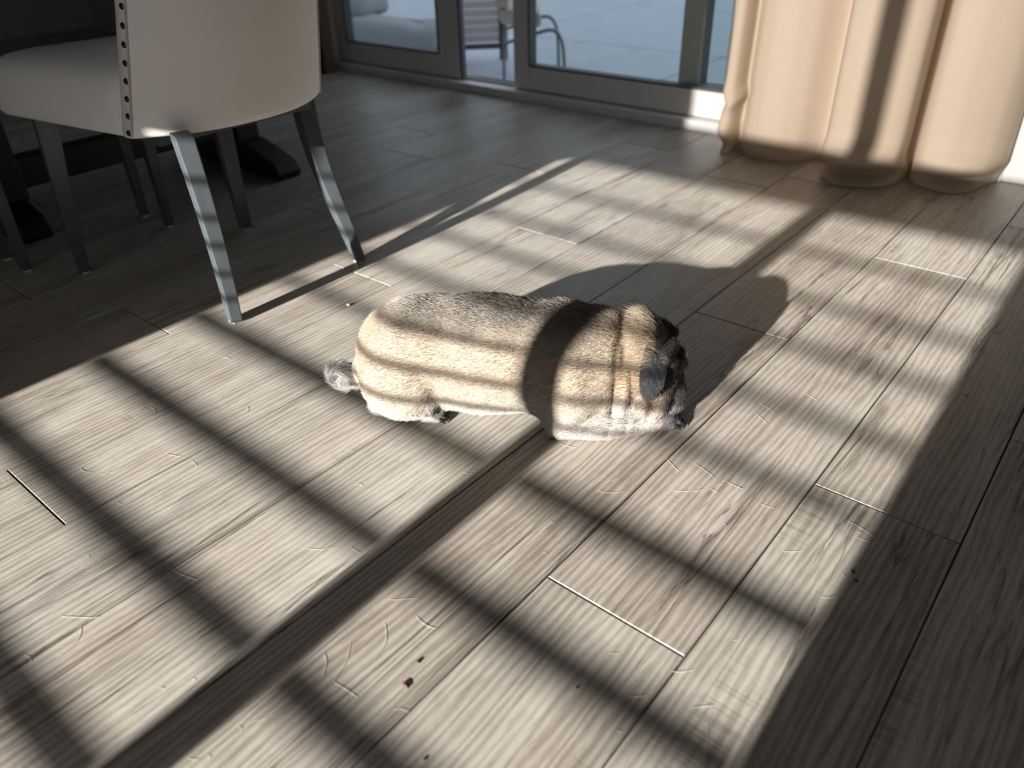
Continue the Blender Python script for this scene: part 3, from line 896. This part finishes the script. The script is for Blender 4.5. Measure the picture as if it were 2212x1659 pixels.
# ================================================================== TABLE AND BENCH
table = empty('dining_table', (-8.9, 4.9, 0), 'black trestle dining table standing in the dark behind the cream chair', 'table')
box('tabletop', -11.4, -6.3, -.8, 10.2, 3.62, 3.86, M_table, table, bevel=.008)
def foot_beam(v, u0, u1):
    prof = []
    for (u, z) in [(u0+.05, 0), (u0, .12), (u0+.12, .26), (u0+.5, .38), ((u0+u1)/2-.35, .46), ((u0+u1)/2+.35, .46), (u1-.5, .38), (u1-.12, .26), (u1, .12), (u1-.05, 0)]:
        prof.append((u, z))
    n = len(prof)
    V = [(u, v-.22, z) for u, z in prof] + [(u, v+.22, z) for u, z in prof]
    Fc = [tuple(range(n)), tuple(range(2*n-1, n-1, -1))] + [(k, n+k, n+(k+1) % n, (k+1) % n) for k in range(n)]
    mesh_obj('foot', V, Fc, M_table, table, bevel=.006)
    box('post', -9.55, -9.0, v-.2, v+.2, .44, 3.3, M_table, table, bevel=.006)
    box('bearer', u0+.5, u1-.5, v-.2, v+.2, 3.3, 3.62, M_table, table, bevel=.006)
foot_beam(6.85, -10.5, -8.05)
foot_beam(3.30, -10.5, -8.66)
box('stretcher', -9.40, -9.15, 3.5, 6.65, .55, .95, M_table, table, bevel=.005)
bench = empty('bench', (-8.5, 3.7, 0), 'dark wooden bench tucked under the dining table, only slim legs showing', 'bench')
box('bench_top', -8.55, -7.62, 2.6, 4.9, 2.05, 2.2, M_table, bench, bevel=.006)
for (u, v) in ((-7.84, 2.81), (-7.76, 4.63)):
    curved_leg([(u, v, .02), (u, v, .7), (u-.01, v, 1.4), (u-.02, v, 2.06)], (.05, .05), (.085, .085), 0, bench)

for (u, v) in ((-8.42, 2.81), (-8.42, 4.63)):
    curved_leg([(u, v, .02), (u, v, .7), (u, v, 1.4), (u, v, 2.06)], (.05, .05), (.085, .085), 0, bench)

# ================================================================== PATIO FURNITURE
GZ = -.45
pb = empty('slatted_planter', (-13.5, 17.5, GZ), 'weathered slatted timber box with brown corner post seen through the open door gap', 'planter')
a, b = Vector((-14.0, 17.05, 0)), Vector((-13.08, 17.95, 0))
dirv = (b-a).normalized(); nrm = Vector((-dirv.y, dirv.x, 0))
def slat(z0, z1, mat, name='slat', off=0.0, th=.10):
    V = []
    for z in (z0, z1):
        for p in (a, b):
            V += [tuple(p + nrm*off + Vector((0, 0, z))), tuple(p + nrm*(off+th) + Vector((0, 0, z)))]
    mesh_obj(name, [V[0], V[2], V[3], V[1], V[4], V[6], V[7], V[5]], BOXF, mat, pb, bevel=.003)
zz = .02
slat(-.16, -.02, M_brown, 'rail', -.02)
while zz < 1.5:
    slat(zz, zz+.19, M_slat); zz += .215
for p in (a, b):
    box('post', p.x-.09, p.x+.09, p.y-.09, p.y+.09, GZ, 1.6, M_brown, pb, bevel=.004)
lc = empty('patio_chair', (-9.8, 15.4, GZ), 'patio chair with beige seat cushion and bent grey tube frame outside the glass', 'chair')
for dv, du in ((0, 0), (1.6, -1.35)):
    hp = [(-10.55+du, 15+dv, .60), (-10.2+du, 15+dv, .70), (-9.85+du, 15+dv, .81), (-9.5+du, 15+dv, .92), (-9.25+du, 15+dv, .99), (-9.1+du, 15+dv, .99), (-8.97+du, 15+dv, .93), (-8.88+du, 15+dv, .80), (-8.83+du, 15+dv, .62), (-8.80+du, 15+dv, .3), (-8.78+du, 15+dv, GZ)]
    V, Fc = tube(hp, .04, 10); mesh_obj('frame_tube', V, Fc, M_tube, lc, smooth=True)
    V, Fc = tube([(-10.55+du, 15+dv, .60), (-10.58+du, 15+dv, .1), (-10.6+du, 15+dv, GZ)], .04, 10); mesh_obj('leg', V, Fc, M_tube, lc, smooth=True)
def skew_box(name, u0, u1, z0, z1):
    V = [(u0, 14.95, z0), (u1, 14.95, z0), (u1-1.35, 16.6, z0), (u0-1.35, 16.6, z0), (u0, 14.95, z1), (u1, 14.95, z1), (u1-1.35, 16.6, z1), (u0-1.35, 16.6, z1)]
    mesh_obj(name, V, BOXF, M_cush, lc, bevel=.02)
skew_box('seat_cushion', -10.65, -9.42, 1.0, 1.34)
skew_box('back_cushion', -10.75, -10.35, 1.34, 2.9)
db = empty('reflection_bench', (-15.8, 16.1, GZ), 'added grey-cushioned bench standing in for the reflection in the left glass panel', 'bench')  # outdoor bench added to give the left pane its pale reflected shape
box('base', -18.2, -13.6, 15.4, 16.8, GZ+.15, .08, M_dark, db, bevel=.01)
for (u, v) in ((-18.0, 15.6), (-13.8, 15.6), (-18.0, 16.6), (-13.8, 16.6)):
    box('leg', u-.1, u+.1, v-.1, v+.1, GZ, GZ+.15, M_dark, db)
def pillow_loop(z, ins, c):
    (x0, x1, y0, y1) = c; pts = []
    n = 40
    for k in range(n):
        a_ = 2*math.pi*k/n; ex = .35
        cx = math.copysign(abs(math.cos(a_))**ex, math.cos(a_)); cy = math.copysign(abs(math.sin(a_))**ex, math.sin(a_))
        pts.append(((x0+x1)/2+((x1-x0)/2-ins)*cx, (y0+y1)/2+((y1-y0)/2-ins)*cy, z + .05*math.sin(3*a_+x0)*(z > .5)))
    return pts
layered('mattress', [pillow_loop(z, i, (-18.2, -13.5, 15.3, 16.9)) for z, i in [(.08, .15), (.10, .04), (.18, 0), (.42, 0), (.56, .06), (.64, .2), (.68, .45), (.70, .7)]], M_bed, db, smooth=True)
layered('cushion', [pillow_loop(z, i, (-18.1, -16.3, 15.6, 16.85)) for z, i in [(.68, .2), (.72, .05), (.87, 0), (1.12, .02), (1.27, .15), (1.34, .4)]], M_bed, db, smooth=True)

# ================================================================== SMALL THINGS ON THE FLOOR
M_hair = plain('shed_dog_hair', (.62, .56, .48), .6)
M_crumb = plain('brown_crumb', (.10, .040, .018), .6)
M_crumb2 = plain('dark_crumb', (.02, .015, .012), .7)
def unproj(px, py):
    d = fw + rt*((px-1106)/F_PX) - up*((py-829.5)/F_PX)
    t = -(H*U)/d.z
    p = Vector(cam.matrix_world.translation) + d*t
    return p/U
# loose hairs: thin curved ribbons lying on the boards (too fine to count)
HV, HF = [], []
def add_hair(px, py, length, ang, curl, rad=.0009):
    p = unproj(px, py); n = 9
    base = len(HV); th = ang; q = Vector((p.x, p.y, .0015)); pts = []
    for k in range(n):
        pts.append(q.copy()); th += curl/n + rng.uniform(-.12, .12)
        q = q + Vector((math.cos(th), math.sin(th), 0))*length/n
        q.z = .0015 + .003*math.sin(math.pi*min(1, (k+1)/n))
    V, Fc = tube(pts, [rad*.5]+[rad]*(n-2)+[rad*.4], 4)
    HV.extend(V); HF.extend([tuple(i+base for i in f) for f in Fc])
known = [(215, 1025, .22, .6, 1.6), (330, 900, .2, 2, 1.5), (300, 830, .12, .2, 1), (360, 980, .16, .1, .5), (520, 900, .18, 1.4, 1.4), (355, 1220, .35, 0, .9), (175, 1010, .16, -.4, 1.2),
         (130, 1330, .3, .2, .8), (415, 1400, .34, 1.5, .9), (120, 1420, .3, 1.2, 1.6), (660, 1185, .25, .4, 1.5), (770, 1265, .07, 1.5, .5), (840, 1295, .2, .3, .7), (830, 1345, .32, -.3, -1.0), (700, 1410, .2, -.5, -.6),
         (540, 1560, .4, .9, .3), (678, 1540, .55, 1.9, .7), (720, 1470, .22, -.3, .6), (900, 1330, .2, -.6, 1), (985, 1065, .2, 1.2, .8), (1000, 1020, .22, .1, 1.2), (1210, 960, .15, .2, .3),
         (1310, 1040, .18, .4, 1.8), (1440, 990, .2, -.6, .3), (1500, 1000, .26, -.4, .4), (1450, 1060, .3, .4, .6), (1290, 1060, .24, .2, .9), (1570, 1040, .16, -.3, .4), (1850, 1160, .2, -.2, .6),
         (1830, 1125, .3, .1, -.7), (1690, 1190, .16, .1, .8), (1530, 1560, .3, -1.2, .3), (1640, 1568, .12, -.2, 1), (1450, 1450, .18, .3, 1.5), (1350, 1500, .15, 0, 1.4), (2030, 1025, .2, .2, .6),
         (1640, 870, .18, -.4, .3), (1630, 890, .2, -.5, .2), (1740, 850, .15, -.3, .2), (1770, 1290, .15, .4, .6), (480, 770, .12, 0, .5), (230, 790, .16, 1.2, .7), (700, 1290, .12, .3, .3), (1490, 1530, .16, .8, .4)]
for k in known: add_hair(*k)
for _ in range(55):
    px, py = rng.uniform(0, 2100), rng.uniform(900, 1650)
    if 780 < px < 1480 and py < 960: continue
    add_hair(px, py, rng.uniform(.03, .12), rng.uniform(0, 6.28), rng.uniform(-2, 2), .0006)
sh = mesh_obj('shed_hair', HV, HF, M_hair, None)
tag(sh, 'fine pale dog hairs scattered over the floorboards', 'hair', 'stuff')
def crumb(px, py, sx, sy, mat, label, ang=0.0):
    p = unproj(px, py)
    V = []; R_, S_ = 6, 9
    for i in range(R_+1):
        th = math.pi*i/R_
        for k in range(S_):
            ph = 2*math.pi*k/S_
            r = 1 + rng.uniform(-.18, .18)
            x, y, z = sx*math.sin(th)*math.cos(ph)*r, sy*math.sin(th)*math.sin(ph)*r, min(sx, sy)*.7*(math.cos(th)*r)
            V.append((p.x+x*math.cos(ang)-y*math.sin(ang), p.y+x*math.sin(ang)+y*math.cos(ang), max(.001, z+min(sx, sy)*.55)))
    o = mesh_obj('crumb', V, grid_faces(R_+1, S_, True), mat, None, smooth=True, origin=(p.x, p.y, 0))
    tag(o, label, 'crumb')
crumb(876, 1481, .027, .012, M_crumb, 'reddish-brown seed-shaped crumb low in the foreground', -.2)
crumb(904, 1430, .013, .010, M_crumb2, 'tiny black crumb just above the reddish-brown one')
crumb(918, 1640, .010, .007, M_crumb2, 'tiny dark crumb nearest the bottom edge of the picture')
crumb(1842, 1236, .013, .012, M_crumb2, 'round black crumb at the edge of the sunlight')
crumb(1849, 1255, .014, .010, M_crumb, 'brown crumb beside the round black one at the sunlight edge')
crumb(753, 660, .022, .018, M_pad, 'pale bit of lint between the chair leg and the dog')
crumb(2087, 852, .016, .010, M_pad, 'pale fleck of lint in the shade right of the dog')
crumb(1247, 1485, .008, .008, M_crumb2, 'pinhead black crumb in the big sunlit patch')
